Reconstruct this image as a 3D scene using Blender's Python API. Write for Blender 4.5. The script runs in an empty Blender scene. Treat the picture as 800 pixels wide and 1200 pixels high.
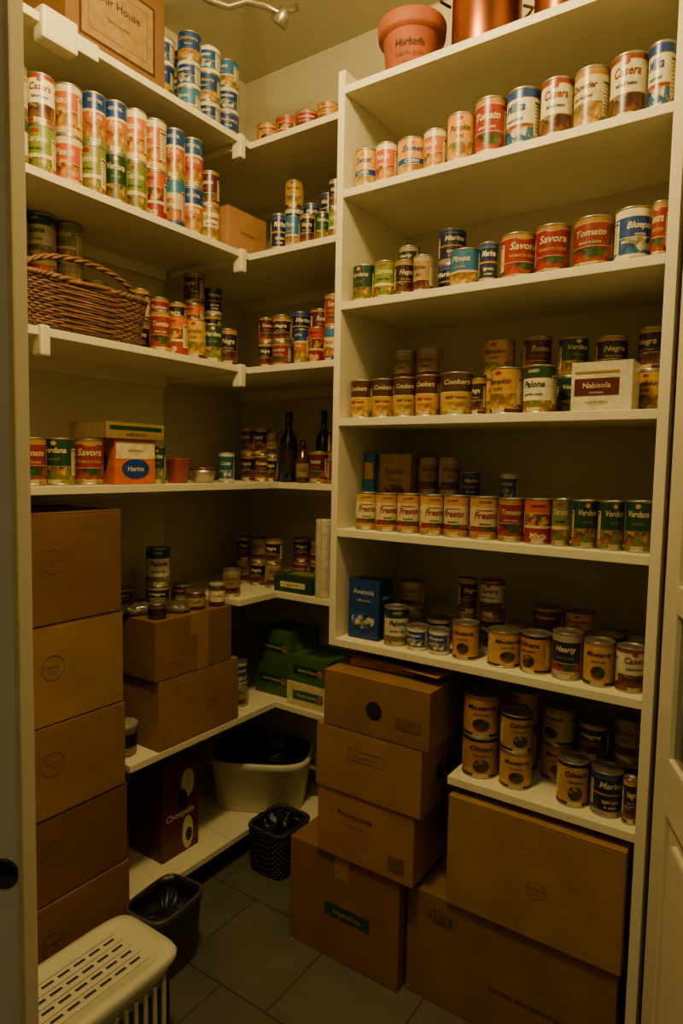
import bpy, bmesh, math, random
from mathutils import Vector, Matrix
random.seed(7)
COL=bpy.context.scene.collection

# ---------------------------------------------------------------- materials
def srgb(r,g,b):
    f=lambda c:((c/255+0.055)/1.055)**2.4 if c/255>0.04045 else c/255/12.92
    return (f(r),f(g),f(b),1)
MATS={}
def mat(name,rgb,rough=.6,metal=0,var=.08,scale=30,bump=0,spec=.5,rnd=0):
    if name in MATS: return MATS[name]
    m=bpy.data.materials.new(name); m.use_nodes=True; nt=m.node_tree
    b=nt.nodes['Principled BSDF']; c=srgb(*rgb)
    tc=nt.nodes.new('ShaderNodeTexCoord'); n=nt.nodes.new('ShaderNodeTexNoise')
    n.inputs['Scale'].default_value=scale; n.inputs['Detail'].default_value=4
    nt.links.new(tc.outputs['Object'],n.inputs['Vector'])
    r=nt.nodes.new('ShaderNodeValToRGB')
    r.color_ramp.elements[0].position=.3; r.color_ramp.elements[1].position=.7
    r.color_ramp.elements[0].color=tuple(min(1,x*(1-var*1.6)) for x in c[:3])+(1,)
    r.color_ramp.elements[1].color=tuple(min(1,x*(1+var)) for x in c[:3])+(1,)
    nt.links.new(n.outputs['Fac'],r.inputs['Fac']); out=r.outputs['Color']
    if rnd: out=jitter(nt,out,rnd)
    nt.links.new(out,b.inputs['Base Color'])
    b.inputs['Roughness'].default_value=rough; b.inputs['Metallic'].default_value=metal
    b.inputs['Specular IOR Level'].default_value=spec
    if bump:
        bp=nt.nodes.new('ShaderNodeBump'); bp.inputs['Strength'].default_value=bump; bp.inputs['Distance'].default_value=.002
        nt.links.new(n.outputs['Fac'],bp.inputs['Height']); nt.links.new(bp.outputs['Normal'],b.inputs['Normal'])
    MATS[name]=m; return m
def jitter(nt,out,amt):
    oi=nt.nodes.new('ShaderNodeObjectInfo'); mr=nt.nodes.new('ShaderNodeMapRange'); hs=nt.nodes.new('ShaderNodeHueSaturation')
    mr.inputs['To Min'].default_value=1-amt; mr.inputs['To Max'].default_value=1+amt*.45
    nt.links.new(oi.outputs['Random'],mr.inputs['Value']); nt.links.new(mr.outputs['Result'],hs.inputs['Value'])
    mh=nt.nodes.new('ShaderNodeMapRange'); mh.inputs['To Min'].default_value=.488; mh.inputs['To Max'].default_value=.512
    fr=nt.nodes.new('ShaderNodeMath'); fr.operation='FRACT'; mu=nt.nodes.new('ShaderNodeMath'); mu.operation='MULTIPLY'; mu.inputs[1].default_value=7.3
    nt.links.new(oi.outputs['Random'],mu.inputs[0]); nt.links.new(mu.outputs[0],fr.inputs[0]); nt.links.new(fr.outputs[0],mh.inputs['Value']); nt.links.new(mh.outputs['Result'],hs.inputs['Hue'])
    nt.links.new(out,hs.inputs['Color']); return hs.outputs['Color']
def picmat(name,cols,scale=75):
    """printed food picture: voronoi blobs in a few colours"""
    key='picture_'+name
    if key in MATS: return MATS[key]
    m=bpy.data.materials.new(key); m.use_nodes=True; nt=m.node_tree; b=nt.nodes['Principled BSDF']
    tc=nt.nodes.new('ShaderNodeTexCoord'); v=nt.nodes.new('ShaderNodeTexVoronoi'); v.inputs['Scale'].default_value=scale
    nz=nt.nodes.new('ShaderNodeTexNoise'); nz.inputs['Scale'].default_value=60
    mxv=nt.nodes.new('ShaderNodeMix'); mxv.data_type='RGBA'; mxv.blend_type='LINEAR_LIGHT'; mxv.inputs['Factor'].default_value=.012
    nt.links.new(tc.outputs['Object'],mxv.inputs['A']); nt.links.new(nz.outputs['Color'],mxv.inputs['B'])
    nt.links.new(tc.outputs['Object'],nz.inputs['Vector']); nt.links.new(mxv.outputs['Result'],v.inputs['Vector'])
    r=nt.nodes.new('ShaderNodeValToRGB'); r.color_ramp.interpolation='CONSTANT'
    while len(r.color_ramp.elements)<len(cols): r.color_ramp.elements.new(.5)
    for i,c in enumerate(cols): r.color_ramp.elements[i].position=i/len(cols); r.color_ramp.elements[i].color=srgb(*c)
    nt.links.new(v.outputs['Color'],r.inputs['Fac'])
    sh=nt.nodes.new('ShaderNodeMapRange'); sh.inputs['From Max'].default_value=.9; sh.inputs['To Min'].default_value=1.1; sh.inputs['To Max'].default_value=.35
    nt.links.new(v.outputs['Distance'],sh.inputs['Value'])
    mm=nt.nodes.new('ShaderNodeVectorMath'); mm.operation='SCALE'; nt.links.new(r.outputs['Color'],mm.inputs[0]); nt.links.new(sh.outputs['Result'],mm.inputs['Scale'])
    nt.links.new(jitter(nt,mm.outputs['Vector'],.2),b.inputs['Base Color']); b.inputs['Roughness'].default_value=.32
    MATS[key]=m; return m
def cardboard(name,rgb):
    if name in MATS: return MATS[name]
    m=mat(name,rgb,.82,0,.10,9,0,.2,.12); nt=m.node_tree; b=nt.nodes['Principled BSDF']
    tc=nt.nodes['Texture Coordinate']; w=nt.nodes.new('ShaderNodeTexWave'); w.wave_type='BANDS'; w.bands_direction='Z'
    nt.links.new(tc.outputs['Object'],w.inputs['Vector'])
    w.inputs['Scale'].default_value=55; w.inputs['Distortion'].default_value=.6
    bp=nt.nodes.new('ShaderNodeBump'); bp.inputs['Strength'].default_value=.12; bp.inputs['Distance'].default_value=.002
    nt.links.new(w.outputs['Fac'],bp.inputs['Height']); nt.links.new(bp.outputs['Normal'],b.inputs['Normal'])
    return m
STEEL=mat('tin_steel',(176,168,146),.34,.85,.1,20)
STEELD=mat('tin_steel_lid',(150,140,120),.38,.8,.15,30)
WHITE=mat('shelf_white_laminate',(208,199,164),.5,0,.03,3,.05)
WALL=mat('wall_paint',(190,181,148),.85,0,.05,2,.15)
WALLD=mat('wall_paint_back',(184,175,142),.85,0,.05,2,.15)
CEIL=mat('ceiling_paint',(184,175,142),.9,0,.03,2)
DOORW=mat('door_paint',(200,191,160),.45,0,.03,2,.04)
BLACK=mat('black_plastic',(14,14,15),.4,0,.2,20)
INK=mat('print_ink_dark',(48,32,20),.8,0,.2,60)
INKL=mat('print_ink_light',(96,66,38),.85,0,.2,60)
TAPE=mat('packing_tape',(142,104,62),.3,0,.06,12)
CARD=cardboard('cardboard',(140,101,60)); CARD2=cardboard('cardboard_dark',(118,84,49)); CARD3=cardboard('cardboard_tan',(150,110,67))
C={ 'red':(136,32,16),'darkred':(84,24,16),'orange':(184,80,10),'yellow':(196,144,28),'gold':(164,118,36),'cream':(202,184,134),
 'white':(204,194,162),'green':(58,90,32),'dgreen':(22,58,28),'lgreen':(114,122,42),'blue':(20,62,118),'lblue':(42,104,148),'navy':(18,28,56),
 'brown':(74,40,20),'dark':(34,26,22),'tan':(146,118,72),'teal':(22,82,92),'silver':(146,137,110),'pink':(166,80,54)}
LM={k:mat('label_'+k,v,.32,0,.14,45,rnd=.25) for k,v in C.items()}
PIC={'peach':[C['orange'],(200,116,30),C['yellow'],(150,56,14)],'veg':[C['green'],C['orange'],C['lgreen'],C['yellow'],C['red']],
 'tom':[C['red'],(170,60,20),C['green'],C['darkred']],'bean':[C['brown'],(120,70,32),C['darkred'],C['tan']],'corn':[C['yellow'],(210,162,54),C['gold'],C['lgreen']],
 'fish':[C['blue'],C['lblue'],C['white'],C['silver']],'olive':[C['dark'],C['brown'],(60,60,26),C['gold']]}
PM={k:picmat(k,v) for k,v in PIC.items()}
def lm(k): return PM[k[1:]] if k[0]=='*' else LM[k]

# ---------------------------------------------------------------- builder
_tc={}
def text2d(body,size,bold=.0,shear=0):
    k=(body,round(size,4),bold,shear)
    if k in _tc: return _tc[k]
    cu=bpy.data.curves.new('tmp','FONT'); cu.body=body; cu.size=size; cu.align_x='CENTER'; cu.align_y='CENTER'; cu.resolution_u=2
    cu.offset=bold*size; cu.shear=shear
    o=bpy.data.objects.new('tmp',cu); COL.objects.link(o); bpy.context.view_layer.update()
    me=bpy.data.meshes.new_from_object(o.evaluated_get(bpy.context.evaluated_depsgraph_get()))
    bm=bmesh.new(); bm.from_mesh(me)
    if len(bm.verts):
        x0=min(v.co.x for v in bm.verts); x1=max(v.co.x for v in bm.verts)
        x=x0+.005
        while x<x1:
            bmesh.ops.bisect_plane(bm,geom=bm.verts[:]+bm.edges[:]+bm.faces[:],plane_co=(x,0,0),plane_no=(1,0,0)); x+=.005
    bm.verts.index_update()
    res=([(v.co.x,v.co.y) for v in bm.verts],[[v.index for v in f.verts] for f in bm.faces])
    bm.free(); bpy.data.objects.remove(o); bpy.data.curves.remove(cu); bpy.data.meshes.remove(me)
    _tc[k]=res; return res
class MB:
    def __init__(s): s.v=[]; s.f=[]; s.m=[]; s.mats=[]; s.sm=[]
    def mi(s,m):
        if m not in s.mats: s.mats.append(m)
        return s.mats.index(m)
    def add(s,vs,fs,m,smooth=False,M=None):
        o=len(s.v); i=s.mi(m)
        for v in vs:
            v=Vector(v); s.v.append(tuple(M@v) if M else tuple(v))
        for f in fs: s.f.append([o+k for k in f]); s.m.append(i); s.sm.append(smooth)
    def box(s,a,b,m,M=None,bev=0):
        bm=bmesh.new(); bmesh.ops.create_cube(bm,size=1)
        for v in bm.verts: v.co=Vector([(a[i]+b[i])/2+v.co[i]*(b[i]-a[i]) for i in range(3)])
        if bev: bmesh.ops.bevel(bm,geom=bm.edges[:],offset=bev,segments=2,affect='EDGES',profile=.6)
        bm.verts.index_update()
        s.add([v.co[:] for v in bm.verts],[[v.index for v in f.verts] for f in bm.faces],m,False,M); bm.free()
    def lathe(s,prof,m,seg=28,M=None,sx=1,sy=1,smooth=True,power=None):
        vs=[];fs=[]
        for r,z in prof:
            for i in range(seg):
                a=2*math.pi*i/seg; ca,sa=math.cos(a),math.sin(a)
                if power:
                    ca=math.copysign(abs(ca)**power,ca); sa=math.copysign(abs(sa)**power,sa)
                vs.append((r*ca*sx,r*sa*sy,z))
        for j in range(len(prof)-1):
            for i in range(seg):
                k=(i+1)%seg; fs.append([j*seg+i,j*seg+k,(j+1)*seg+k,(j+1)*seg+i])
        s.add(vs,fs,m,smooth,M)
    def tube(s,pts,r,m,sides=6,closed=False,M=None):
        pts=[Vector(p) for p in pts]; n=len(pts); vs=[];fs=[]
        for i,p in enumerate(pts):
            t=(pts[(i+1)%n]-pts[i-1]) if closed else (pts[min(i+1,n-1)]-pts[max(i-1,0)])
            t.normalize(); up=Vector((0,0,1)) if abs(t.z)<.9 else Vector((1,0,0))
            a=t.cross(up).normalized(); b=t.cross(a).normalized()
            for k in range(sides):
                q=2*math.pi*k/sides; vs.append(tuple(p+a*r*math.cos(q)+b*r*math.sin(q)))
        for i in range(n if closed else n-1):
            j=(i+1)%n
            for k in range(sides):
                l=(k+1)%sides; fs.append([i*sides+k,i*sides+l,j*sides+l,j*sides+k])
        if not closed: fs.append(list(range(sides))); fs.append(list(range((n-1)*sides,n*sides)))
        s.add(vs,fs,m,True,M)
    def bent_text(s,body,size,R,z,ang,m,sy=1,bold=.02,shear=0):
        v,f=text2d(body,size,bold,shear)
        s.add([(R*math.sin(ang+x/R),-R*math.cos(ang+x/R),z+y*sy) for x,y in v],f,m)
    def bent_ellipse(s,R,z,ang,w,h,m,n=20,rings=4):
        vs=[(0,0)];
        for k in range(1,rings+1):
            for i in range(n):
                a=2*math.pi*i/n; vs.append((w/2*k/rings*math.cos(a),h/2*k/rings*math.sin(a)))
        fs=[[0,1+i,1+(i+1)%n] for i in range(n)]
        for k in range(rings-1):
            for i in range(n):
                j=(i+1)%n; fs.append([1+k*n+i,1+(k+1)*n+i,1+(k+1)*n+j,1+k*n+j])
        s.add([(R*math.sin(ang+x/R),-R*math.cos(ang+x/R),z+y) for x,y in vs],fs,m)
    def bent_rect(s,R,z,ang,w,h,m,n=6):
        vs=[];fs=[]
        for i in range(n+1):
            a=ang+(-w/2+w*i/n)/R
            vs+= [(R*math.sin(a),-R*math.cos(a),z-h/2),(R*math.sin(a),-R*math.cos(a),z+h/2)]
        for i in range(n): fs.append([2*i,2*i+2,2*i+3,2*i+1])
        s.add(vs,fs,m)
    def mesh(s,name):
        me=bpy.data.meshes.new(name); me.from_pydata(s.v,[],s.f)
        for m in s.mats: me.materials.append(m)
        me.polygons.foreach_set('material_index',s.m); me.polygons.foreach_set('use_smooth',s.sm); me.update(); return me
    def obj(s,name,loc=(0,0,0),rz=0,parent=None):
        o=bpy.data.objects.new(name,s.mesh(name)); o.location=loc; o.rotation_euler=(0,0,rz); COL.objects.link(o)
        if parent: o.parent=parent
        return o
def facemap(face,w,d,h,e=.0012):
    if face=='-y': return lambda u,v:(u,-d/2-e,h/2+v)
    if face=='+x': return lambda u,v:(w/2+e,u,h/2+v)
    return lambda u,v:(u,v,h+e)

# ---------------------------------------------------------------- tin cans
R0,H0=.0375,.11
# bands (z0,z1,colour or *picture) , texts (word, z, size, colour), blobs (z, w, h, colour)
STY={
 'yelblue':([(0,.34,'*corn'),(.34,.5,'blue'),(.5,1,'yellow')],[('Sweet',.72,.022,'blue'),('CORN',.42,.013,'cream')],[(.86,.016,.01,'orange')]),
 'orange':([(0,.12,'yellow'),(.12,.46,'*peach'),(.46,.86,'orange'),(.86,1,'cream')],[('Peach',.66,.021,'cream'),('halves',.5,.009,'cream')],[]),
 'yellow':([(0,.1,'brown'),(.1,.45,'*corn'),(.45,1,'yellow')],[('Pumpkin',.7,.017,'brown'),('PURE',.54,.009,'brown')],[(.88,.016,.01,'red')]),
 'yeldark':([(0,.08,'dark'),(.08,.92,'gold'),(.92,1,'dark')],[('Olivara',.73,.018,'dark'),('ripe pitted',.57,.0085,'dark')],[(.32,.034,.036,'*olive')]),
 'goldfruit':([(0,.08,'dark'),(.08,.92,'yellow'),(.92,1,'gold')],[('Mostarda',.73,.0165,'dark'),('con frutta',.57,.0085,'darkred')],[(.32,.036,.034,'*tom')]),
 'redor':([(0,.1,'gold'),(.1,.42,'*tom'),(.42,.9,'red'),(.9,1,'gold')],[('Tomato',.68,.019,'cream'),('diced in juice',.5,.008,'cream')],[]),
 'red':([(0,.08,'gold'),(.08,.36,'*tom'),(.36,.92,'red'),(.92,1,'gold')],[('Savora',.7,.023,'cream'),('TOMATO SOUP',.5,.009,'yellow')],[(.86,.03,.006,'gold')]),
 'whiteblue':([(0,.34,'*fish'),(.34,.4,'red'),(.4,.85,'white'),(.85,1,'blue')],[('Milka',.68,.023,'blue'),('evaporated',.49,.009,'blue')],[]),
 'whitered':([(0,.08,'red'),(.08,.4,'*bean'),(.4,.92,'white'),(.92,1,'red')],[('Casera',.72,.021,'red'),('baked beans',.54,.009,'brown')],[(.86,.014,.01,'red')]),
 'whiteyel':([(0,.1,'gold'),(.1,.45,'*corn'),(.45,.88,'cream'),(.88,1,'gold')],[('Chowder',.7,.016,'darkred'),('new england',.54,.009,'brown')],[]),
 'whitegreen':([(0,.25,'*veg'),(.25,.75,'white'),(.75,1,'dgreen')],[('Palona',.6,.02,'dgreen'),('garden peas',.4,.0095,'green'),('SWEET',.87,.009,'cream')],[]),
 'green':([(0,.08,'lgreen'),(.08,.4,'*veg'),(.4,1,'dgreen')],[('Verdana',.74,.018,'cream'),('cut leaf',.56,.0095,'lgreen')],[(.89,.014,.01,'yellow')]),
 'yelgreen':([(0,.35,'*veg'),(.35,.42,'cream'),(.42,1,'lgreen')],[('Garden',.72,.02,'cream'),('green beans',.53,.009,'dgreen')],[(.88,.022,.01,'red')]),
 'navy':([(0,.12,'silver'),(.12,.5,'navy'),(.5,.54,'gold'),(.54,.9,'navy'),(.9,1,'blue')],[('Marina',.72,.021,'white'),('light tuna',.36,.011,'cream'),('in water',.24,.009,'cream')],[]),
 'blue':([(0,.12,'white'),(.12,.45,'*fish'),(.45,.85,'blue'),(.85,1,'white')],[('Bluepac',.66,.018,'white'),('crema',.5,.009,'cream')],[]),
 'bluegold':([(0,.3,'*corn'),(.3,.36,'gold'),(.36,1,'blue')],[('Delmara',.74,.018,'yellow'),('sliced',.54,.010,'cream')],[]),
 'blueyel':([(0,.38,'*corn'),(.38,.44,'white'),(.44,1,'lblue')],[('Pinea',.74,.022,'white'),('chunks',.54,.01,'yellow')],[]),
 'blueor':([(0,.12,'lgreen'),(.12,.42,'*peach'),(.42,.62,'orange'),(.62,.68,'cream'),(.68,1,'blue')],[('Fruta',.54,.018,'cream'),('COCKTAIL',.83,.009,'cream')],[]),
 'orred':([(0,.35,'red'),(.35,.4,'cream'),(.4,.7,'*veg'),(.7,1,'orange')],[('Mixta',.19,.02,'cream'),('vegetable',.85,.011,'darkred')],[]),
 'creamor':([(0,.15,'blue'),(.15,.4,'*peach'),(.4,.75,'cream'),(.75,1,'lblue')],[('Pera',.58,.022,'orange'),('in syrup',.44,.008,'brown')],[]),
 'yelbrown':([(0,.3,'*corn'),(.3,.52,'yellow'),(.52,.56,'cream'),(.56,1,'brown')],[('Cookers',.77,.017,'cream'),('BEEF HASH',.42,.010,'darkred')],[]),
 'yelred':([(0,.14,'gold'),(.14,.3,'*tom'),(.3,.78,'cream'),(.78,1,'yellow')],[('Fresto',.56,.023,'red'),('tomato',.37,.010,'dgreen'),('CLASSIC',.88,.009,'darkred')],[(.68,.05,.003,'red')]),
 'silver':([(0,.08,'silver'),(.08,.35,'*bean'),(.35,.9,'tan'),(.9,1,'silver')],[('Kitchen',.68,.018,'brown'),('stew',.5,.012,'brown')],[]),
 'dark':([(0,.1,'brown'),(.1,.4,'*bean'),(.4,.9,'dark'),(.9,1,'gold')],[('Negra',.66,.02,'cream'),('black beans',.48,.009,'gold')],[]),
 'darkred':([(0,.1,'gold'),(.1,.38,'*tom'),(.38,.95,'darkred'),(.95,1,'gold')],[('Rosso',.68,.021,'cream'),('whole beets',.5,.009,'pink')],[]),
 'teal':([(0,.1,'white'),(.1,.4,'*fish'),(.4,.9,'teal'),(.9,1,'white')],[('Costa',.64,.021,'white')],[]),
 'darkblk':([(0,.15,'silver'),(.15,.35,'*tom'),(.35,.85,'dark'),(.85,1,'silver')],[('Hearty',.66,.018,'cream'),('steak & beans',.48,.009,'lblue')],[]),
}
def can_mesh(style):
    b=MB(); R,H=R0,H0
    bands,txt,blobs=STY[style]
    b.lathe([(0,.003),(R*.9,.003),(R*.93,0),(R*.985,0),(R,.0012),(R,.0032),(R*.975,.0045)],STEEL,26)
    z0,z1=.0045,H-.0045
    for a,c,k in bands: b.lathe([(R*.977,z0+(z1-z0)*a),(R*.977,z0+(z1-z0)*c)],lm(k),26)
    b.lathe([(R*.975,z1),(R,H-.0032),(R,H-.0008),(R*.985,H),(R*.95,H),(R*.93,H-.004),(R*.86,H-.0042),(R*.83,H-.003),(R*.7,H-.003),(R*.68,H-.0042),(R*.45,H-.0042),(R*.43,H-.0034),(0,H-.0034)],STEELD,26)
    darkb=bands[-1][2] in('dark','navy','brown','blue','dgreen','red','darkred','teal','lblue')
    for k in (0,math.pi):
        for zc,w,h,cc in blobs: b.bent_ellipse(R*.985,zc*H,k,w,h,lm(cc))
        for t,zc,s,cc in txt: b.bent_text(t,s,R*.992,zc*H,k,LM[cc],1,.025,.25 if t[0].isupper() and t[1:].islower() and s>.015 else 0)
        b.bent_rect(R*.984,.085*H,k,.034,.009,LM['cream'],6)
        b.bent_text('NET WT 15 OZ (425g)',.0042,R*.992,.085*H,k,LM['dark'],1,0)
        q=k+math.pi/2
        b.bent_rect(R*.984,.5*H,q,.026,.062,LM['cream'],6)
        for j in range(9): b.bent_rect(R*.990,.5*H+.026-j*.0062,q,.021-(j%3)*.003,.0016 if j else .004,LM['dark'],4)
    for a,c,k in bands[1:]:
        z=z0+(z1-z0)*a; b.lathe([(R*.979,z-.0005),(R*.979,z+.0005)],LM['cream' if not darkb else 'gold'],26)
    return b.mesh('tin_can_'+style)
CM={}
def can(parent,x,y,z,r,h,style,face=.75):
    if style not in CM: CM[style]=can_mesh(style)
    o=bpy.data.objects.new('tin_can',CM[style]); COL.objects.link(o); o.parent=parent
    o.location=(x,y,z); o.scale=(r/R0,r/R0,h/H0)
    o.rotation_euler=(0,0,math.atan2(-x,y)*face+random.uniform(-.55,.45)); return o
def empty(name):
    e=bpy.data.objects.new(name,None); COL.objects.link(e); e.empty_display_size=.1; return e
def row(name,axis,plane,inset,z,items):
    """items: (coordinate along the shelf, radius, can height, styles bottom->top) in mm"""
    e=empty(name)
    for a,r,h,st in items:
        a/=1000;r/=1000;h/=1000; r-=.0006
        if isinstance(st,str): st=[st]
        for i,s in enumerate(st):
            j=random.uniform(-.0015,.0015) if i else 0
            if axis=='x': can(e,a+j,plane+inset+r,z+i*h,r,h,s)
            else: can(e,plane-inset-r,a+j,z+i*h,r,h,s)
    return e

# ---------------------------------------------------------------- room shell
XW,XW2,YB,CZ=-1.97,-2.06,2.2,3.15
def slab(name,a,b,m,bev=0):
    s=MB(); c=[(a[i]+b[i])/2 for i in range(3)]
    s.box([a[i]-c[i] for i in range(3)],[b[i]-c[i] for i in range(3)],m,None,bev); return s.obj(name,c)
FL=bpy.data.materials.new('floor_tile'); FL.use_nodes=True; nt=FL.node_tree; bs=nt.nodes['Principled BSDF']
tc=nt.nodes.new('ShaderNodeTexCoord'); mp=nt.nodes.new('ShaderNodeMapping'); br=nt.nodes.new('ShaderNodeTexBrick')
mp.inputs['Location'].default_value=(.13,.07,0)
br.inputs['Scale'].default_value=1; br.inputs['Brick Width'].default_value=.33; br.inputs['Row Height'].default_value=.33; br.inputs['Mortar Size'].default_value=.003
br.offset=.5; br.inputs['Color1'].default_value=srgb(98,95,78); br.inputs['Color2'].default_value=srgb(88,85,71); br.inputs['Mortar'].default_value=srgb(60,56,45)
ns=nt.nodes.new('ShaderNodeTexNoise'); ns.inputs['Scale'].default_value=6; ns.inputs['Detail'].default_value=8
mx=nt.nodes.new('ShaderNodeMix'); mx.data_type='RGBA'; mx.blend_type='MULTIPLY'; mx.inputs['Factor'].default_value=.7
nt.links.new(tc.outputs['Object'],mp.inputs['Vector']); nt.links.new(mp.outputs['Vector'],br.inputs['Vector']); nt.links.new(tc.outputs['Object'],ns.inputs['Vector'])
nt.links.new(br.outputs['Color'],mx.inputs['A']); nt.links.new(ns.outputs['Fac'],mx.inputs['B']); nt.links.new(mx.outputs['Result'],bs.inputs['Base Color'])
bs.inputs['Roughness'].default_value=.5
bp=nt.nodes.new('ShaderNodeBump'); bp.inputs['Strength'].default_value=.3; bp.inputs['Distance'].default_value=.003; bp.invert=True
nt.links.new(br.outputs['Fac'],bp.inputs['Height']); nt.links.new(bp.outputs['Normal'],bs.inputs['Normal'])
slab('floor',(-2.2,-1.6,-.05),(1.6,2.3,0),FL)
slab('ceiling',(-2.2,-1.6,CZ),(1.6,2.3,CZ+.05),CEIL)
w=MB(); w.box((XW2-.1,-.3,0),(XW2,YB,CZ),WALL); w.box((XW2,-.3,0),(XW,1.67,CZ),WALL); w.obj('wall_left')
slab('wall_back',(XW2-.1,YB,0),(.3,YB+.1,CZ),WALLD)
w=MB(); w.box((-.2,1.585,0),(.1,YB,CZ),WALL); w.obj('wall_right')
b=MB(); b.box((-2.058,2.185,0),(-1.1,2.2,.09),WHITE,None,.003); b.obj('baseboard_back')

# ---------------------------------------------------------------- shelving
zr=[2.546,2.261,1.947,1.615,1.29,.961,.647]; zl=[2.589,2.212,1.819,1.408,.986,.551,.105]; T=.011
u=MB()
u.box((-1.112,1.57,.95),(-1.09,1.945,2.60),WHITE,None,.0015)
u.box((-.243,1.57,0),(-.2195,1.945,2.95),WHITE,None,.0015)
u.box((-1.112,1.945,0),(-.2195,1.96,2.95),WALLD)
for i,z in enumerate(zr):
    u.box((-1.09 if i<6 else -.712,1.5705,z-T),(-.243,1.945,z+T),WHITE,None,.0015)
u.box((-.712,1.93,zr[6]-.05),(-.243,1.945,zr[6]-T),WHITE)
u.obj('shelving_unit')
YC,YC2=1.737,1.906
for i,z in enumerate(zl):
    s=MB(); yc=YC if i<3 else YC2; y0=[.5,.5,.5,.5,1.70,1.225,1.225][i]
    xw=XW+.001
    if y0<1.67: s.box((xw,y0,z-T),(-1.6,1.669,z+T),WHITE,None,.0012)
    s.box((XW2+.001,1.671 if y0<1.67 else y0,z-T),(-1.6,YB-.001,z+T),WHITE,None,.0012)
    s.box((-1.6,yc,z-T),(-1.113,YB-.001,z+T),WHITE,None,.0012)
    s.box((XW2+.001,YB-.02,z-.05),(-1.113,YB-.001,z-T),WHITE)
    if y0<1.6: s.box((xw,y0,z-.05),(xw+.018,1.669,z-T),WHITE)
    if i<3:
        for yy in [(1.69,),(1.70,),(1.70,.965)][i]:
            s.box((-1.63,yy-.014,z-.062),(-1.59,yy+.014,z+.016),WHITE,None,.006)
            s.box((XW+.002,yy-.005,z-.03),(-1.63,yy+.005,z-T),WHITE)
        if i==0:
            s.box((-1.63,.965,z-.05),(-1.585,1.065,z+.03),WHITE,None,.008); s.box((-1.6,1.05,z-.03),(-1.592,1.13,z+.012),WHITE,None,.003)
    s.obj('corner_shelf')

# ---------------------------------------------------------------- cans
ZR=[z+T for z in zr]; ZL=[z+T for z in zl]
row('canned_food_row','x',1.57,.03,ZR[1],[(-1052,34,116,'yelblue'),(-984,34,116,'orange'),(-908,42,110,'yelblue'),(-832,34,112,'orange'),(-760,37,134,'yellow'),(-680,42,150,'redor'),(-595,42,147,'whiteblue'),(-511,39,145,'whitered'),(-431,40,145,'whiteyel'),(-349,41,149,'whitered'),(-279,28,150,'whiteblue')])
row('canned_food_row','x',1.57,.03,ZR[2],[(-1051,37,108,'green'),(-980,34,108,'yelgreen'),(-916,29,100,'dark'),(-857,29,104,'silver'),(-737,44,101,'blueyel'),(-667,25,105,'navy'),(-596,44,116,'red'),(-508,43,120,'red'),(-413,47,121,'redor'),(-324,41,124,'blue'),(-264,18,124,'red')])
row('canned_food_row','x',1.57,.125,ZR[2],[(-955,32,86,['dark','darkblk']),(-822,40,98,['navy','navy'])])
row('canned_food_row','x',1.57,.03,ZR[3],[(-1051,36,112,'yelbrown'),(-979,35,112,'yelbrown'),(-908,35,112,'yelbrown'),(-836,35,114,'yelbrown'),(-752,48,116,'yelbrown'),(-679,20,95,'dark'),(-612,44,119,'yellow'),(-526,41,119,'whitegreen')])
row('canned_food_row','x',1.57,.14,ZR[3],[(-971,36,104,['silver','silver']),(-891,42,104,['silver','silver']),(-679,44,106,['yellow','yellow']),(-571,38,106,['dark','darkred']),(-476,38,100,['green','green']),(-382,39,98,['dark','dark']),(-285,36,104,['yellow','dark'])])
row('canned_food_row','x',1.57,.03,ZR[4],[(-1027,34,110,'yelred'),(-957,35,110,'yelred'),(-885,36,112,'yelred'),(-812,36,112,'yelred'),(-738,37,113,'yelred'),(-660,40,113,'yelred'),(-585,34,112,'redor'),(-514,36,114,'orred'),(-454,23,117,'yelgreen'),(-400,30,116,'green'),(-340,30,117,'green'),(-278,31,120,'green')])
row('canned_food_row','x',1.57,.16,ZR[4],[(-888,31,108,['silver','silver']),(-824,31,108,['silver','silver']),(-752,28,88,['teal','navy']),(-636,26,88,['blue','blue']),(-410,32,110,'green'),(-300,34,110,'green')])
row('canned_food_row','x',1.57,.03,ZR[5],[(-918,37,111,'whitegreen'),(-845,34,66,'blue'),(-776,31,68,'blue'),(-700,37,99,'goldfruit'),(-594,44,94,'goldfruit'),(-508,40,100,'yeldark'),(-429,37,117,'darkblk'),(-353,37,107,'goldfruit'),(-281,34,106,'whitered')])
row('canned_food_row','x',1.57,.15,ZR[5],[(-935,40,84,['silver','silver']),(-838,36,68,'blue'),(-748,28,100,['dark','dark']),(-673,36,100,['dark','whitered']),(-595,34,90,'dark'),(-515,42,72,['dark','darkred']),(-430,38,72,['dark','yellow']),(-348,34,110,'dark'),(-284,29,110,'darkblk')])
row('canned_food_row','x',1.57,.03,ZR[6],[(-652,50,112,['yeldark','goldfruit']),(-550,43,98,['goldfruit','yeldark']),(-402,40,113,'yeldark'),(-321,38,110,'navy'),(-265,17,110,'dark')])
row('canned_food_row','x',1.57,.14,ZR[6],[(-570,42,110,['yellow','yellow']),(-472,44,98,['goldfruit','goldfruit']),(-380,40,88,['dark','dark']),(-292,36,104,['dark','silver'])])
row('canned_food_row','y',-1.6,.04,ZL[0],[(1529,39,88,['blueyel','blue','bluegold']),(1617,42,88,['blue','bluegold','blue']),(1706,42,88,['bluegold','blue','blueyel'])])
row('canned_food_row','y',-1.6,.135,ZL[0],[(1500,38,88,['blue','bluegold','blue']),(1590,40,88,['blue','blue','bluegold']),(1780,40,88,['bluegold','blue'])])
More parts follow.
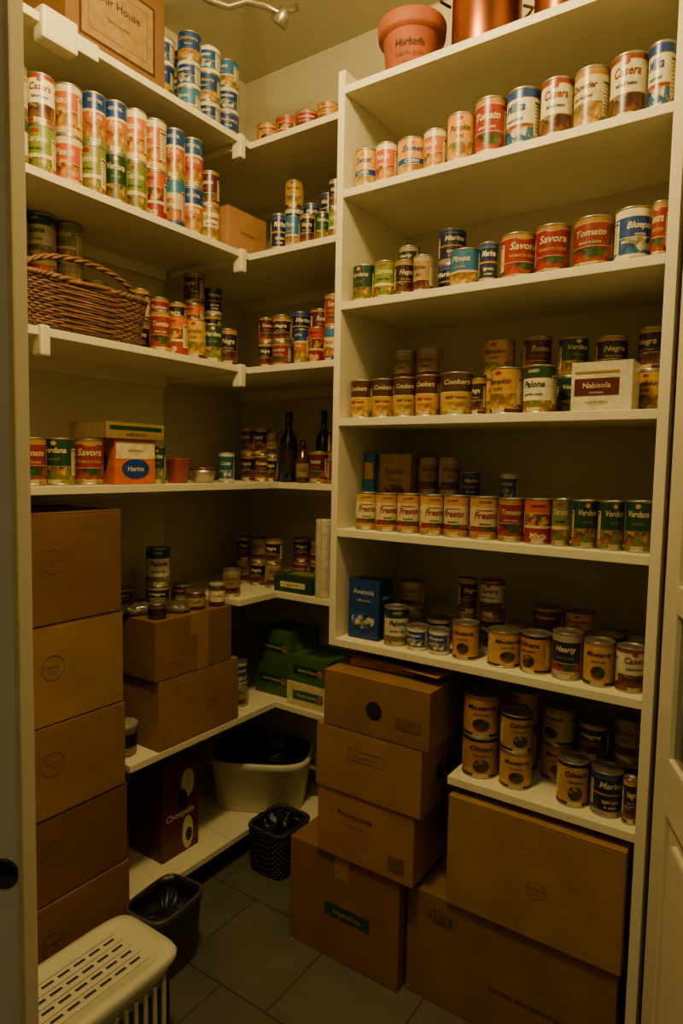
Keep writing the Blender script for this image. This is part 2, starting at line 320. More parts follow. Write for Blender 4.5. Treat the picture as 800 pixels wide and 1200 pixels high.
row('canned_food_row','y',-1.6,.03,ZL[1],[(930,36,125,['whitegreen','yelgreen']),(1006,37,128,['yelgreen','whitered']),(1084,39,134,['orange','orange']),(1160,36,141,['yelgreen','blueor']),(1232,35,146,['green','blueor']),(1304,36,150,['yelgreen','orange']),(1379,38,152,['orred','orange']),(1454,36,154,['creamor','blueor']),(1530,39,155,['blueor','blueor']),(1606,35,118,['whiteyel','darkred'])])
row('canned_food_row','y',-1.6,.19,ZL[1],[(980,38,138,['orange','dark']),(1070,38,140,['yelgreen','dark']),(1160,38,144,['orange','green'])])
row('canned_food_row','y',-1.6,.03,ZL[2],[(1396,34,130,'redor'),(1468,36,130,'orred'),(1544,38,132,'yellow'),(1622,39,130,'green'),(1698,35,128,'dark')])
row('canned_food_row','y',-1.6,.16,ZL[2],[(1420,34,110,['dark','dark']),(1500,36,105,['dark','redor']),(1580,36,105,['redor','dark']),(1662,38,110,['green','orred','dark']),(1750,34,100,['dark','dark','navy'])])
row('canned_food_row','y',-1.6,.20,ZL[2],[(935,40,118,['green','green','yelgreen']),(1020,42,120,['green','dark','green']),(1108,42,122,['dark','orange','whitegreen']),(1196,42,122,['yelgreen','silver','yelgreen']),(1286,42,110,['yelgreen','yelgreen'])])
row('canned_food_row','y',-1.6,.03,ZL[3],[(880,40,128,'redor'),(965,41,128,'redor'),(1050,42,130,'green'),(1140,44,132,'red'),(1380,22,118,'green'),(1690,29,108,'teal')])
row('canned_food_row','x',YC,.03,ZL[0],[(-1580,40,72,'goldfruit'),(-1494,42,72,'orred'),(-1405,42,66,'redor'),(-1316,38,66,'yellow'),(-1220,40,66,'yellow')])
row('canned_food_row','x',YC,.03,ZL[1],[(-1516,30,130,'navy'),(-1452,30,110,'blueyel'),(-1388,29,104,'dark'),(-1326,28,98,'green'),(-1271,24,95,['yelgreen','dark']),(-1210,34,98,['green','blue'])])
row('canned_food_row','x',YC,.16,ZL[1],[(-1560,36,100,['navy','blue','yellow']),(-1480,36,100,['dark','navy']),(-1400,36,110,['yellow','navy']),(-1300,36,100,['dark','dark','yelgreen']),(-1210,36,100,['dark','yellow','dark'])])
row('canned_food_row','x',YC,.03,ZL[2],[(-1570,28,88,['dark','darkred']),(-1500,36,84,['redor','dark']),(-1407,30,120,'blueor'),(-1343,32,120,'orred'),(-1278,30,110,['creamor','red']),(-1212,34,112,['red','dark'])])
row('canned_food_row','x',YC,.17,ZL[2],[(-1620,38,110,['dark','dark']),(-1530,38,110,['dark','navy']),(-1440,38,110,['navy','darkred']),(-1350,38,110,['dark','dark']),(-1255,38,110,['redor','dark'])])
row('canned_food_row','x',YC2,.03,ZL[3],[(-1810,34,105,['dark','darkred']),(-1735,34,105,['darkred','dark']),(-1674,24,96,['dark','silver']),(-1455,38,120,'darkred'),(-1374,38,100,['redor','darkred']),(-1280,38,120,'dark')])
row('canned_food_row','x',YC2,.04,ZL[4],[(-1840,38,95,['silver','dark']),(-1760,38,95,['dark','silver']),(-1680,36,95,['silver','dark'])])
row('canned_food_row','x',YC2,.17,ZL[4],[(-1640,38,95,['redor','dark']),(-1550,38,95,['dark','silver'])])
row('canned_food_row','y',-1.6,.05,ZL[4],[(1745,34,100,'silver')])
row('canned_food_row','y',-1.6,.06,ZL[5],[(1800,38,86,['silver','teal'])])

# ---------------------------------------------------------------- cartons
def decorate(b,decor,w,d,h):
    for idx,it in enumerate(decor):
        F=facemap(it[0],w,d,h,.001+.0004*idx); k=it[1]; mm=it[-1]
        if k=='text':
            _,_,t,s,uu,vv,_m=it; v,f=text2d(t,s,.01); b.add([F(uu+x,vv+y) for x,y in v],f,mm)
        elif k=='ring':
            _,_,r,uu,vv,_m=it; n=32
            vs=[F(uu+rr*math.cos(2*math.pi*i/n),vv+rr*math.sin(2*math.pi*i/n)) for rr in (r,r*.94) for i in range(n)]
            b.add(vs,[[i,(i+1)%n,n+(i+1)%n,n+i] for i in range(n)],mm)
        elif k=='ell':
            _,_,rw,rh,uu,vv,_m=it; n=28; b.add([F(uu+rw/2*math.cos(2*math.pi*i/n),vv+rh/2*math.sin(2*math.pi*i/n)) for i in range(n)],[list(range(n))],mm)
        elif k=='rect':
            _,_,rw,rh,uu,vv,_m=it; b.add([F(uu-rw/2,vv-rh/2),F(uu+rw/2,vv-rh/2),F(uu+rw/2,vv+rh/2),F(uu-rw/2,vv+rh/2)],[[0,1,2,3]],mm)
        elif k=='frame':
            _,_,rw,rh,uu,vv,_m=it; t=.002
            for (a,c,p,q) in ((rw,t,0,rh/2),(rw,t,0,-rh/2),(t,rh,rw/2,0),(t,rh,-rw/2,0)):
                b.add([F(uu+p-a/2,vv+q-c/2),F(uu+p+a/2,vv+q-c/2),F(uu+p+a/2,vv+q+c/2),F(uu+p-a/2,vv+q+c/2)],[[0,1,2,3]],mm)
def carton(name,x0,x1,y0,y1,z0,z1,m=CARD,decor=(),tape='x',tape_faces=True,rz=0):
    w,d,h=x1-x0,y1-y0,z1-z0; b=MB(); e=.0016
    b.box((-w/2,-d/2,0),(w/2,d/2,h-.003),m,None,.004)
    g=.0015
    if tape=='x':
        b.box((-w/2,-d/2,h-.0035),(w/2,-g,h),m,None,.001); b.box((-w/2,g,h-.0035),(w/2,d/2,h),m,None,.001)
        b.box((-w/2-e/2,-.025,h),(w/2+e/2,.025,h+.0006),TAPE)
        if tape_faces: b.box((w/2,-.025,h-.07),(w/2+.0008,.025,h+.0006),TAPE)
    else:
        b.box((-w/2,-d/2,h-.0035),(-g,d/2,h),m,None,.001); b.box((g,-d/2,h-.0035),(w/2,d/2,h),m,None,.001)
        b.box((-.025,-d/2-e/2,h),(.025,d/2+e/2,h+.0006),TAPE)
        if tape_faces: b.box((-.025,-d/2-.0008,h-.07),(.025,-d/2,h+.0006),TAPE)
    decorate(b,decor,w,d,h)
    return b.obj(name,((x0+x1)/2,(y0+y1)/2,z0),rz)
def stamp(face,u_,v_,r=.03,t='best food'):
    return [(face,'ring',r,u_,v_,INKL),(face,'text',t,.011,u_,v_+.004,INKL),(face,'text','supply co',.006,u_,v_-.010,INKL)]
zs=[0,.275,.518,.773,1.048,1.35]
names=['home goods','pantry','fresh farm','harvest','the family']
for i in range(5):
    dy=[.022,.018,.01,.006,0][i]
    carton('cardboard_box',-1.9,-1.6+[.004,0,.003,0,.002][i],.83+dy,1.197+dy,zs[i]+.0015,zs[i+1]-.0015,[CARD,CARD2,CARD,CARD,CARD2][i],stamp('+x',-.07+.01*i,.02,.034,names[i]),'y')
carton('cardboard_box',-1.93,-1.602,1.338,1.70,ZL[5]+.001,.789,CARD,stamp('+x',.05,-.01,.028)+[('+x','text','fragile',.010,-.1,.08,INKL)],'y')
carton('cardboard_box',-1.93,-1.604,1.327,1.665,.791,.985,CARD2,[('+x','rect',.05,.19,.03,0,TAPE),('+x','text','this side up',.010,-.09,-.05,INKL)],'x')
carton('cardboard_box',-1.22,-.83,1.535,1.90,.0,.33,CARD2,[('-y','rect',.16,.04,.02,-.01,LM['dgreen']),('-y','text','vegetables',.024,.02,-.012,LM['tan'])],'y')
carton('cardboard_box',-1.11,-.785,1.525,1.86,.332,.534,CARD3,[('-y','text','Provisiones',.026,-.03,.04,INK),('-y','text','keep dry 12 x 400 g',.011,-.03,.01,INKL),('-y','rect',.05,.04,.11,-.05,INKL),('+x','rect',.07,.05,0,.02,INKL)],'x')
carton('cardboard_box',-1.115,-.765,1.52,1.86,.536,.726,CARD,[('-y','frame',.12,.03,-.0,.03,INKL),('-y','text','handle with care',.011,0,.028,INKL),('+x','rect',.035,.05,-.06,0,INK),('+x','rect',.035,.05,0,0,INK)],'x')
carton('cardboard_box',-1.09,-.745,1.52,1.88,.728,.892,CARD2,[('-y','ell',.052,.052,.0,-.005,BLACK),('-y','ring',.012,.0,-.005,LM['navy']),('-y','rect',.08,.03,.11,-.02,INKL),('+x','frame',.12,.06,-.05,.0,INKL)],'x')
carton('flat_carton_tray',-1.06,-.85,1.60,1.88,.894,.915,CARD3,[('-y','text','produce',.01,0,0,INK)],'x',rz=.08)
b=MB(); b.box((-.16,-.07,0),(.16,.07,.004),CARD3,None,.001); b.box((-.1,-.05,.004),(.1,.045,.007),LM['dark']); b.obj('cardboard_flap',(-.90,1.66,.916),-.12)
carton('cardboard_box',-.82,-.262,1.565,1.93,.0,.312,CARD2,[('-y','text','kitchen household goods',.022,.08,-.03,INK),('-y','text','store in a dry place',.011,.08,-.06,INKL),('-y','rect',.06,.035,-.17,.1,INKL),('-y','text','|| | ||| || |',.026,-.17,.1,INK)],'x')
carton('cardboard_box',-.70,-.255,1.555,1.925,.3135,.615,CARD,stamp('-y',.02,-.02,.024),'y')
carton('cardboard_box',-1.93,-1.68,1.09,1.43,ZL[0],ZL[0]+.36,CARD2,[('+x','rect',.26,.20,.0,-.01,LM['brown']),('+x','rect',.245,.185,.0,-.01,LM['tan']),('+x','frame',.20,.14,.0,-.01,INKL),('+x','text','Our House',.032,0,.02,INK),('+x','text','family kitchen',.014,0,-.03,INKL)],'y')
carton('cardboard_box',-1.86,-1.63,1.66,1.86,ZL[1],ZL[1]+.15,CARD3,[('+x','text','crackers',.022,0,0,INKL)],'y')
def pack(name,x0,x1,y0,y1,z0,z1,base,decor=(),rz=0):
    w,d,h=x1-x0,y1-y0,z1-z0; b=MB(); b.box((-w/2,-d/2,0),(w/2,d/2,h),base,None,.0025)
    b.box((-w/2-.0005,-d/2-.0005,h*.985),(w/2+.0005,d/2+.0005,h+.0004),base,None,.0003)
    decorate(b,decor,w,d,h)
    return b.obj(name,((x0+x1)/2,(y0+y1)/2,z0),rz)
pack('snack_box',-.438,-.302,1.60,1.685,ZR[3],ZR[3]+.115,LM['white'],[('-y','rect',.1,.04,-.01,0,LM['darkred']),('-y','text','Nabisola',.018,-.01,.003,LM['cream']),('-y','text','crackers',.009,-.01,-.013,LM['cream']),('-y','rect',.1,.004,-.01,.035,LM['gold']),('-y','text','original baked',.009,-.01,-.035,LM['brown'])])
pack('cereal_box',-1.083,-1.045,1.70,1.86,ZR[4],ZR[4]+.225,LM['lblue'],[('-y','rect',.03,.05,0,.06,LM['yellow']),('+x','rect',.12,.09,0,.02,LM['white'])])
pack('rice_box',-1.04,-.93,1.72,1.88,ZR[4],ZR[4]+.225,LM['tan'],[('-y','text','Rizolla',.024,0,.06,LM['brown']),('-y','ell',.07,.05,0,.0,PM['bean']),('-y','text','long grain',.012,0,.035,LM['brown'])])
pack('cereal_box',-1.073,-.966,1.615,1.70,ZR[5],ZR[5]+.175,LM['blue'],[('-y','text','Avenola',.022,0,.055,LM['white']),('-y','text','rolled oats',.011,0,.03,LM['cream']),('-y','ell',.08,.05,0,-.03,PM['fish']),('+x','text','Avenola',.016,0,.04,LM['white'])])
pack('tea_box',-1.79,-1.63,1.20,1.348,ZL[3],ZL[3]+.135,LM['orange'],[('+x','rect',.14,.05,0,.035,LM['cream']),('+x','ell',.1,.06,0,-.02,LM['blue']),('+x','text','Harina',.022,0,-.02,LM['cream']),('+x','text','wheat flour',.012,0,.035,LM['red']),('-y','ell',.1,.08,0,0,LM['dgreen'])])
pack('pasta_box',-1.80,-1.62,1.165,1.375,ZL[3]+.136,ZL[3]+.185,LM['tan'],[('+x','rect',.19,.012,0,.008,LM['dgreen']),('+x','text','spaghetti no. 5',.013,0,-.01,LM['darkred'])])
pack('cereal_box',-1.86,-1.685,1.42,1.585,ZL[6],ZL[6]+.335,LM['darkred'],[('+x','ell',.06,.10,.03,.08,LM['cream']),('+x','ell',.045,.07,.005,.03,LM['dark']),('+x','ell',.05,.12,.03,-.10,LM['cream']),('+x','ell',.03,.05,.035,-.11,LM['dark']),('+x','text','Choopuln',.032,-.005,-.02,LM['white']),('-y','text','Choopuln',.028,0,.05,LM['red'])])
pack('tea_box',-1.63,-1.445,1.925,2.08,ZL[4],ZL[4]+.062,LM['dgreen'],[('-y','rect',.12,.022,0,0,LM['cream']),('-y','text','green tea',.014,0,0,LM['dgreen']),('top','rect',.12,.08,0,0,LM['lgreen'])])
b=MB(); b.lathe([(.012,0),(.03,0),(.0305,.004),(.0305,.286),(.03,.29),(.012,.29),(.012,0)],LM['white'],32); b.box((.005,-.0315,.0),(.012,-.0295,.29),LM['cream']); b.obj('paper_towel_roll',(-1.408,1.945,ZL[4]+.0005))
for k,(xa,xb,ya,yb,za,hh) in enumerate([(-1.755,-1.575,1.96,2.14,ZL[5],.13),(-1.75,-1.575,1.965,2.14,ZL[5]+.1305,.13),(-1.56,-1.36,1.925,2.12,ZL[5],.09),(-1.555,-1.365,1.93,2.12,ZL[5]+.0905,.10)]):
    pack('tea_box',xa,xb,ya,yb,za,za+hh,LM['green'] if k!=2 else LM['cream'],[('-y','rect',.14,.035,0,0,LM['dgreen'] if k!=2 else LM['green']),('-y','text','herbal infusion',.016,0,.0,LM['cream']),('-y','ell',.03,.03,.06,.0,PM['veg']),('+x','rect',.1,.03,0,0,LM['lgreen']),('top','rect',.10,.08,0,0,LM['dgreen'])],.02*(-1)**k)
pack('snack_box',-1.22,-1.13,1.98,2.06,ZL[3],ZL[3]+.14,LM['darkred'],[('-y','text','Cocoa',.022,0,0,LM['cream'])])

# ---------------------------------------------------------------- wicker baskets
WK=mat('wicker',(118,78,42),.6,0,.25,60,.4); WKD=mat('wicker_dark',(80,48,25),.65,0,.25,60,.4)
WB=mat('wicker_black',(30,27,25),.55,0,.25,60,.4); WB2=mat('wicker_black_stake',(20,18,17),.6,0,.25,60,.4)
def wicker(name,loc,L,W,Hh,A=WK,B_=WKD,handle=True,rows_=17,stakes=56,tr=.0041):
    b=MB()
    def path(a,l,w_,p=.38):
        ca,sa=math.cos(a),math.sin(a)
        return math.copysign(abs(ca)**p,ca)*w_/2, math.copysign(abs(sa)**p,sa)*l/2
    n=224
    for k in range(rows_):
        t=k/(rows_-1); l=L*(.90+.10*t); w_=W*(.90+.10*t); z=.006+t*(Hh-.016); pts=[]
        for i in range(n):
            a=2*math.pi*i/n; off=.0030*math.sin(stakes/2*a+(k%2)*math.pi)
            x,y=path(a,l,w_); q=math.hypot(x,y); pts.append((x*(1+off/q),y*(1+off/q),z))
        b.tube(pts,tr,A if k%4 else B_,6,True)
    for i in range(stakes):
        a=2*math.pi*(i+.5)/stakes; x0,y0=path(a,L*.90,W*.90); x1,y1=path(a,L,W)
        b.tube([(x0,y0,0),((x0+x1)/2,(y0+y1)/2,Hh/2),(x1,y1,Hh)],.003,B_,5)
    for ph in (0,math.pi):
        pts=[]
        for i in range(n):
            a=2*math.pi*i/n; x,y=path(a,L*1.01,W*1.01); q=math.hypot(x,y); o_=.004*math.cos(40*a+ph)
            pts.append((x*(1+o_/q),y*(1+o_/q),Hh+.004*math.sin(40*a+ph)))
        b.tube(pts,.0062,A,6,True)
    pl=[path(2*math.pi*i/48,L*.89,W*.89) for i in range(48)]
    b.add([(x,y,.004) for x,y in pl],[list(range(48))],B_)
    if handle:
        for ph in (0,2.1,4.2):
            pts=[]
            for i in range(60):
                t=i/59; a=math.pi*t; yy=-math.cos(a)*L*.47; zz=Hh*.6+math.sin(a)**.7*(Hh*.4+.07)
                pts.append((W*.30+.005*math.cos(t*38+ph),yy,zz+.005*math.sin(t*38+ph)))
            b.tube(pts,.0045,A,6)
    return b.obj(name,loc)
wicker('wicker_basket',(-1.692,1.105,ZL[2]+.001),.42,.18,.135)
b=MB(); CREAMP=mat('paper_packet',(186,172,132),.7,0,.1,20,.3)
for k,(yy,hh,mm) in enumerate([(-.10,.145,CREAMP),(-.02,.155,LM['lgreen']),(.06,.15,CREAMP),(.13,.145,LM['silver'])]):
    b.box((-.05,yy-.03,.008),(.02,yy+.03,hh),mm,Matrix.Rotation(.06*(-1)**k,4,'Z'),.008)
b.obj('food_packets',(-1.69,1.105,ZL[2]+.002))

# ---------------------------------------------------------------- pots
TERRA=mat('terracotta',(140,68,30),.75,0,.15,14,.3); COPPER=mat('copper',(150,86,46),.3,.9,.15,10)
b=MB(); b.lathe([(0,0),(.068,0),(.074,.01),(.090,.135),(.092,.14),(.104,.142),(.106,.15),(.108,.18),(.105,.186),(.096,.186),(.092,.15),(.07,.02),(0,.02)],TERRA,40)
b.bent_text('Herbada',.027,.0893,.095,.0,INK,1,.01,.2); b.bent_text('& garden goods',.014,.0865,.065,.0,INK,1,.0); b.bent_text('No. 12',.012,.084,.04,.0,INK,1,.0)
o=b.obj('terracotta_pot',(-.945,1.69,ZR[0]+.001),math.atan2(.93,1.7)*.8); o.scale=(.9,.9,.9)
def copperpot(name,x,y,r,h):
    b=MB(); b.lathe([(0,0),(r*.9,0),(r*.97,.006),(r,.02),(r,h-.006),(r*1.04,h-.004),(r*1.04,h),(r*.96,h),(r*.95,.02),(0,.012)],COPPER,40)
    for sgn in (1,-1):
        b.tube([(sgn*(r*.98),-.035,h*.75),(sgn*(r+.03),-.03,h*.77),(sgn*(r+.034),0,h*.775),(sgn*(r+.03),.03,h*.77),(sgn*(r*.98),.035,h*.75)],.004,COPPER,6)
    return b.obj(name,(x,y,ZR[0]+.001),.9)
copperpot('copper_stockpot',-.735,1.72,.092,.22); copperpot('copper_saucepan',-.535,1.73,.070,.17)

# ---------------------------------------------------------------- bottles, cup, dishes
GL=mat('dark_glass',(16,20,14),.12,0,.2,8)
def bottle(x,y,z,r,h,m,cap,lab):
    b=MB(); b.lathe([(0,0),(r*.9,0),(r,.006),(r,h*.55),(r*.92,h*.62),(r*.42,h*.74),(r*.36,h*.8),(r*.36,h*.93),(r*.42,h*.93),(r*.42,h*.96),(0,h*.96)],m,24)
    b.lathe([(r*.44,h*.9),(r*.44,h),(0,h)],cap,18); b.lathe([(r*1.01,h*.14),(r*1.01,h*.46)],lab,24)
    b.bent_text('Olio',.016,r*1.03,h*.3,0,LM['dark']); return b.obj('glass_bottle',(x,y,z),math.atan2(-x,y))
bottle(-1.602,1.97,ZL[3],.034,.27,GL,BLACK,LM['dark']); bottle(-1.50,2.06,ZL[3],.03,.28,GL,BLACK,LM['dark']); bottle(-1.42,2.08,ZL[3],.032,.345,GL,LM['gold'],LM['darkred']); bottle(-1.34,2.10,ZL[3],.032,.34,GL,LM['red'],LM['dark'])
bottle(-1.528,1.965,ZL[3],.026,.16,mat('amber_glass',(70,40,18),.15),LM['brown'],LM['tan'])
b=MB(); REDP=mat('red_plastic',(150,52,30),.35)
b.lathe([(0,0),(.03,0),(.032,.003),(.041,.078),(.043,.08),(.041,.082),(.038,.078),(.029,.005),(0,.004)],REDP,28); b.obj('plastic_cup',(-1.70,1.50,ZL[3]+.0005))
b=MB(); b.lathe([(0,.0),(.03,0),(.034,.004),(.046,.03),(.047,.045),(.044,.045),(.042,.03),(.03,.008),(0,.007)],STEEL,28); b.lathe([(.048,.045),(.049,.05),(.04,.056),(0,.058)],LM['brown'],28); b.obj('lidded_dish',(-1.69,1.605,ZL[3]+.0005))
def jar(name,x,y,z,r,h,lid,body,lab):
    b=MB(); b.lathe([(0,0),(r*.92,0),(r,.005),(r,h*.8),(r*.88,h*.86),(r*.88,h*.88)],body,26); b.lathe([(r*.93,h*.86),(r*.95,h*.87),(r*.95,h*.985),(r*.9,h),(0,h)],lid,26)
    b.lathe([(r*1.008,h*.2),(r*1.008,h*.68)],lab,26); b.bent_text('Confit',r*.45,r*1.02,h*.45,0,LM['brown']); return b.obj(name,(x,y,z),math.atan2(-x,y))
BR=mat('jar_contents',(76,46,26),.15); zt=.9865
jar('food_jar',-1.655,1.375,zt,.030,.05,STEELD,BR,LM['dark'])
jar('food_jar',-1.665,1.55,zt,.034,.06,STEELD,BR,LM['tan'])
jar('food_jar',-1.645,1.632,zt,.028,.08,LM['silver'],BR,LM['cream'])
e=empty('canned_food_stack')
for (x,y,z,r,h,s) in [(-1.80,1.50,zt,.044,.07,'dark'),(-1.80,1.50,zt+.0705,.042,.135,'whitegreen'),(-1.735,1.445,zt,.026,.04,'silver'),(-1.90,1.42,zt,.04,.06,'dark'),(-1.80,1.615,zt,.038,.06,'darkred'),(-1.73,1.60,zt,.03,.05,'yeldark'),(-1.72,1.535,zt,.022,.035,'silver')]: can(e,x,y,z,r,h,s)
FOIL=mat('plastic_wrap',(112,104,84),.2,.4,.5,25,1.0)
def pouch(name,x,y,z,L,W,Hh,m,rz=0,seed=1,parent=None):
    bm=bmesh.new(); bmesh.ops.create_uvsphere(bm,u_segments=36,v_segments=18,radius=1)
    rnd=random.Random(seed); ph=[rnd.uniform(0,6) for _ in range(6)]
    for v in bm.verts:
        c=v.co; nse=1+.06*math.sin(5*c.x+ph[0])+.05*math.sin(7*c.y+ph[1])+.04*math.sin(11*c.x+9*c.y+ph[2])
        X_,Y_=c.x,c.y
        c.x=math.copysign(abs(c.x)**.7,c.x)*L/2*nse; c.y=math.copysign(abs(c.y)**.7,c.y)*W/2*nse; c.z=(max(c.z,-.75)+.75)/1.75*Hh*(1+.10*math.sin(7*X_+ph[3])+.10*math.sin(8*Y_+ph[4])+.05*math.sin(15*X_-9*Y_))
    bm.verts.index_update(); b=MB(); b.add([v.co[:] for v in bm.verts],[[v.index for v in f.verts] for f in bm.faces],m,True); bm.free()
    for sg in (1,-1): b.box((sg*L*.44-.012,-W*.34,Hh*.35),(sg*L*.44+.012,W*.34,Hh*.35+.004),m)
    return b.obj(name,(x,y,z),rz,parent)
pouch('snack_pouch',-1.68,1.465,zt,.10,.06,.03,FOIL,.6,1); pouch('snack_pouch',-1.74,1.375,zt,.11,.07,.032,FOIL,1.2,2)
b=MB(); b.lathe([(0,0),(.034,0),(.038,.004),(.04,.085),(.042,.087),(.042,.1),(.038,.103),(0,.103)],LM['silver'],26); b.lathe([(.0405,.03),(.0408,.07)],LM['navy'],26); b.obj('plastic_tub',(-1.69,1.272,ZL[5]+.0005))

# ---------------------------------------------------------------- tubs and bins
PW=mat('white_plastic',(200,193,164),.38,0,.03,6); BAG=mat('black_bag',(14,16,20),.42,0,.3,12,.5)
SLOT_SHADE=mat('painted_slot_shade',(44,40,32),.8,0,.1,10)  # dark colour for strips that paint the shade inside the laundry basket slots
def roundtub(b,L,W,h,m,p=.55,taper=.86):
    b.lathe([(0,0),(.5*taper,0),(.5*(taper+.02),.006),(.5*.985,h-.03),(.5,h-.03),(.5*1.03,h-.028),(.5*1.04,h-.004),(.5*1.02,h),(.5*.96,h),(.5*(taper-.02),.01),(0,.01)],m,56,None,L,W,True,p)
seg=56
def liner(b,prof,L,W,p,m,amp=.012):
    vs=[];fs=[]
    for j,(r,z) in enumerate(prof):
        for i in range(seg):
            a=2*math.pi*i/seg; ca,sa=math.cos(a),math.sin(a); wv=1+amp*math.sin(9*a+j)+amp*.6*math.sin(23*a)
            if j<2: wv=1
            zz=z+(.012*math.sin(5*a+j)+.007*math.sin(13*a) if j>2 and r>0 else 0)
            vs.append((.5*r*wv*math.copysign(abs(ca)**p,ca)*L,.5*r*wv*math.copysign(abs(sa)**p,sa)*W,zz))
    for j in range(len(prof)-1):
        for i in range(seg): k=(i+1)%seg; fs.append([j*seg+i,j*seg+k,(j+1)*seg+k,(j+1)*seg+i])
    b.add(vs,fs,m,True)
b=MB(); roundtub(b,.40,.29,.205,PW)
for sg in (1,-1): b.tube([(sg*.195,-.05,.165),(sg*.222,-.045,.155),(sg*.226,0,.15),(sg*.222,.045,.155),(sg*.195,.05,.165)],.008,PW,8)
liner(b,[(.965,.2055),(.95,.208),(.93,.20),(.85,.165),(.65,.15),(.4,.165),(.15,.15),(0,.15)],.40,.29,.55,BAG)
b.obj('dish_tub',(-1.715,1.965,ZL[6]+.001),math.radians(30))
b=MB(); L,W,h=.235,.43,.235
roundtub(b,L*.94,W*.94,h,PW,.3)
b.lathe([(.5*1.05,h-.004),(.5*1.06,h+.008),(.5*1.03,h+.018),(.5*.86,h+.020),(.5*.82,h+.013),(0,h+.012)],PW,56,None,L,W,True,.3)
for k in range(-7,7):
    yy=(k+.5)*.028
    b.box((L/2*.86,yy-.005,.05),(L/2*.925+.002,yy+.005,h-.055),SLOT_SHADE,None,.002)
for k in range(-6,7):
    b.box((L/2*.90,k*.028-.006,.03),(L/2*.965,k*.028+.006,h-.04),PW,None,.003)
for k in range(-2,3):
    b.box((k*.035-.006,W/2*.90,.03),(k*.035+.006,W/2*.955,h-.05),PW,None,.003); b.box((k*.035-.005,-W*.36,h+.0125),(k*.035+.005,W*.36,h+.017),PW,None,.002)
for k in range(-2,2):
    for j in range(-3,4): b.box(((k+.5)*.035-.004,j*.042-.015,h+.0125),((k+.5)*.035+.004,j*.042+.015,h+.0132),SLOT_SHADE)
b.obj('laundry_basket',(-1.325,.86,.001))
b=MB(); GB=mat('grey_plastic',(72,67,54),.5)
roundtub(b,.155,.20,.20,GB,.45)
liner(b,[(.95,.2005),(.93,.202),(.90,.18),(.86,.15),(.5,.13),(0,.14)],.155,.20,.45,BAG,.02)
b.obj('waste_bin',(-1.455,1.235,.001),.1)
hm=wicker('wicker_hamper',(-1.485,1.80,.001),.18,.16,.165,WB,WB2,False,15,30,.0055)
pouch('bag_liner',0,0,.012,.135,.12,.16,BAG,.3,5,hm)

# ---------------------------------------------------------------- doors
yaw=math.radians(34.38)
b=MB(); b.box((-.75,0,.005),(0,.035,2.75),DOORW,None,.003)
b.box((-.006,-.0015,.005),(0,0,2.75),mat('door_edge_trim',(190,172,112),.5))
M=Matrix.Translation((-.024,-.001,.99))@Matrix.Rotation(math.pi/2,4,'X')
b.lathe([(.0185,-.001),(.0185,.002),(.017,.003),(.015,.001),(.0,-.0005)],BLACK,32,M)
o=b.obj('door_1',(-.7345,.4075,0),yaw)
th=math.atan2(-.927,.375)
b=MB(); W=.74; TH=.034; GLS=mat('door_glass',(92,96,74),.18,0,.25,5)
b.box((0,0,.01),(.09,TH,2.9),DOORW,None,.003); b.box((W-.09,0,.01),(W,TH,2.9),DOORW,None,.003)
for za,zb in ((.01,.16),(.78,.90),(1.20,1.26),(1.56,1.62),(2.05,2.12),(2.78,2.9)): b.box((.09,.001,za),(W-.09,TH-.001,zb),DOORW,None,.003)
for za,zb in ((.90,1.20),(1.26,1.56),(1.62,2.05),(2.12,2.78)): b.box((.09,.012,za),(W-.09,.022,zb),GLS if zb<1.7 else DOORW)
b.box((.09,.012,.16),(W-.09,.022,.78),DOORW); b.box((.13,.003,.20),(W-.13,.031,.74),DOORW,None,.009)
o=b.obj('door_2',(-.205,1.54,0),th)

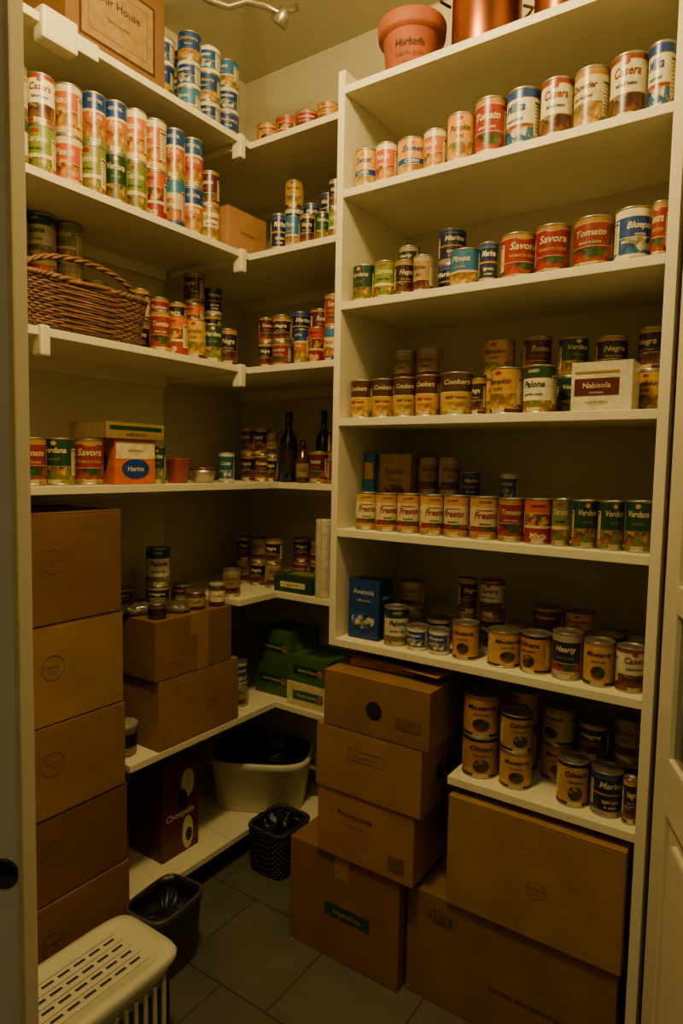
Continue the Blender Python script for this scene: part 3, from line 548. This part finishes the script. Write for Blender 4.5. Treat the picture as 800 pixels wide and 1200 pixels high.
# ---------------------------------------------------------------- ceiling fixtures
CH=mat('brushed_metal',(170,162,138),.3,.9)
EM=bpy.data.materials.new('lamp_glow'); EM.use_nodes=True; eb=EM.node_tree.nodes['Principled BSDF']; eb.inputs['Emission Color'].default_value=(1,.74,.36,1); eb.inputs['Emission Strength'].default_value=8
b=MB(); b.lathe([(0,0),(.06,0),(.06,-.02),(.05,-.028),(0,-.028)],CH,28); b.tube([(0,0,-.02),(0,0,-.20)],.008,CH,8)
b.tube([(-.13,-.09,-.18),(-.10,-.07,-.205),(-.05,-.03,-.22),(0,0,-.205),(.05,.03,-.22),(.09,.055,-.245),(.13,.09,-.22)],.011,CH,10)
M=Matrix.Translation((.10,.065,-.235))@Matrix.Rotation(.7,4,'Y'); b.lathe([(0,.01),(.018,.008),(.022,-.01),(.03,-.04),(.028,-.042),(0,-.03)],CH,24,M)
b.obj('ceiling_lamp',(-1.49,1.60,CZ))
b=MB(); b.lathe([(0,0),(.12,0),(.125,-.02),(.02,-.03),(.014,-.05),(0,-.05)],CH,36); b.lathe([(.012,-.05),(.03,-.07),(.045,-.10),(.03,-.135),(0,-.145)],EM,24); b.obj('ceiling_lamp',(-.75,.75,CZ))

# ---------------------------------------------------------------- lights
def light(name,kind,loc,size,power,col):
    l=bpy.data.lights.new(name,kind); l.energy=power; l.color=col
    if kind=='AREA': l.shape='DISK'; l.size=size
    else: l.shadow_soft_size=size
    o=bpy.data.objects.new(name,l); o.location=loc; COL.objects.link(o); return o
light('ceiling_light_main','POINT',(-.78,.78,CZ-.25),.10,90,(1,.735,.31))
light('added_front_fill','AREA',(.1,-.9,CZ-.2),.4,4.5,(1,.76,.36))  # added fill behind the camera, brightens the left door face and box fronts
wd=bpy.data.worlds.new('World'); bpy.context.scene.world=wd; wd.use_nodes=True; wd.node_tree.nodes['Background'].inputs[0].default_value=(1,.84,.48,1); wd.node_tree.nodes['Background'].inputs[1].default_value=.12

# ---------------------------------------------------------------- camera
p=math.radians(4.14); roll=math.radians(1.08)
Fw=Vector((-math.sin(yaw)*math.cos(p),math.cos(yaw)*math.cos(p),-math.sin(p))); Rt=Vector((math.cos(yaw),math.sin(yaw),0)); Up=Rt.cross(Fw)
c,s=math.cos(roll),math.sin(roll); X=c*Rt+s*Up; Y=-s*Rt+c*Up; Z=-Fw
cd=bpy.data.cameras.new('camera'); cam=bpy.data.objects.new('camera',cd); COL.objects.link(cam)
cam.matrix_world=Matrix(((X.x,Y.x,Z.x,0),(X.y,Y.y,Z.y,0),(X.z,Y.z,Z.z,1.49),(0,0,0,1)))
cd.sensor_fit='VERTICAL'; cd.sensor_height=36; cd.lens=760.9/1200*36; cd.clip_start=.02
bpy.context.scene.camera=cam
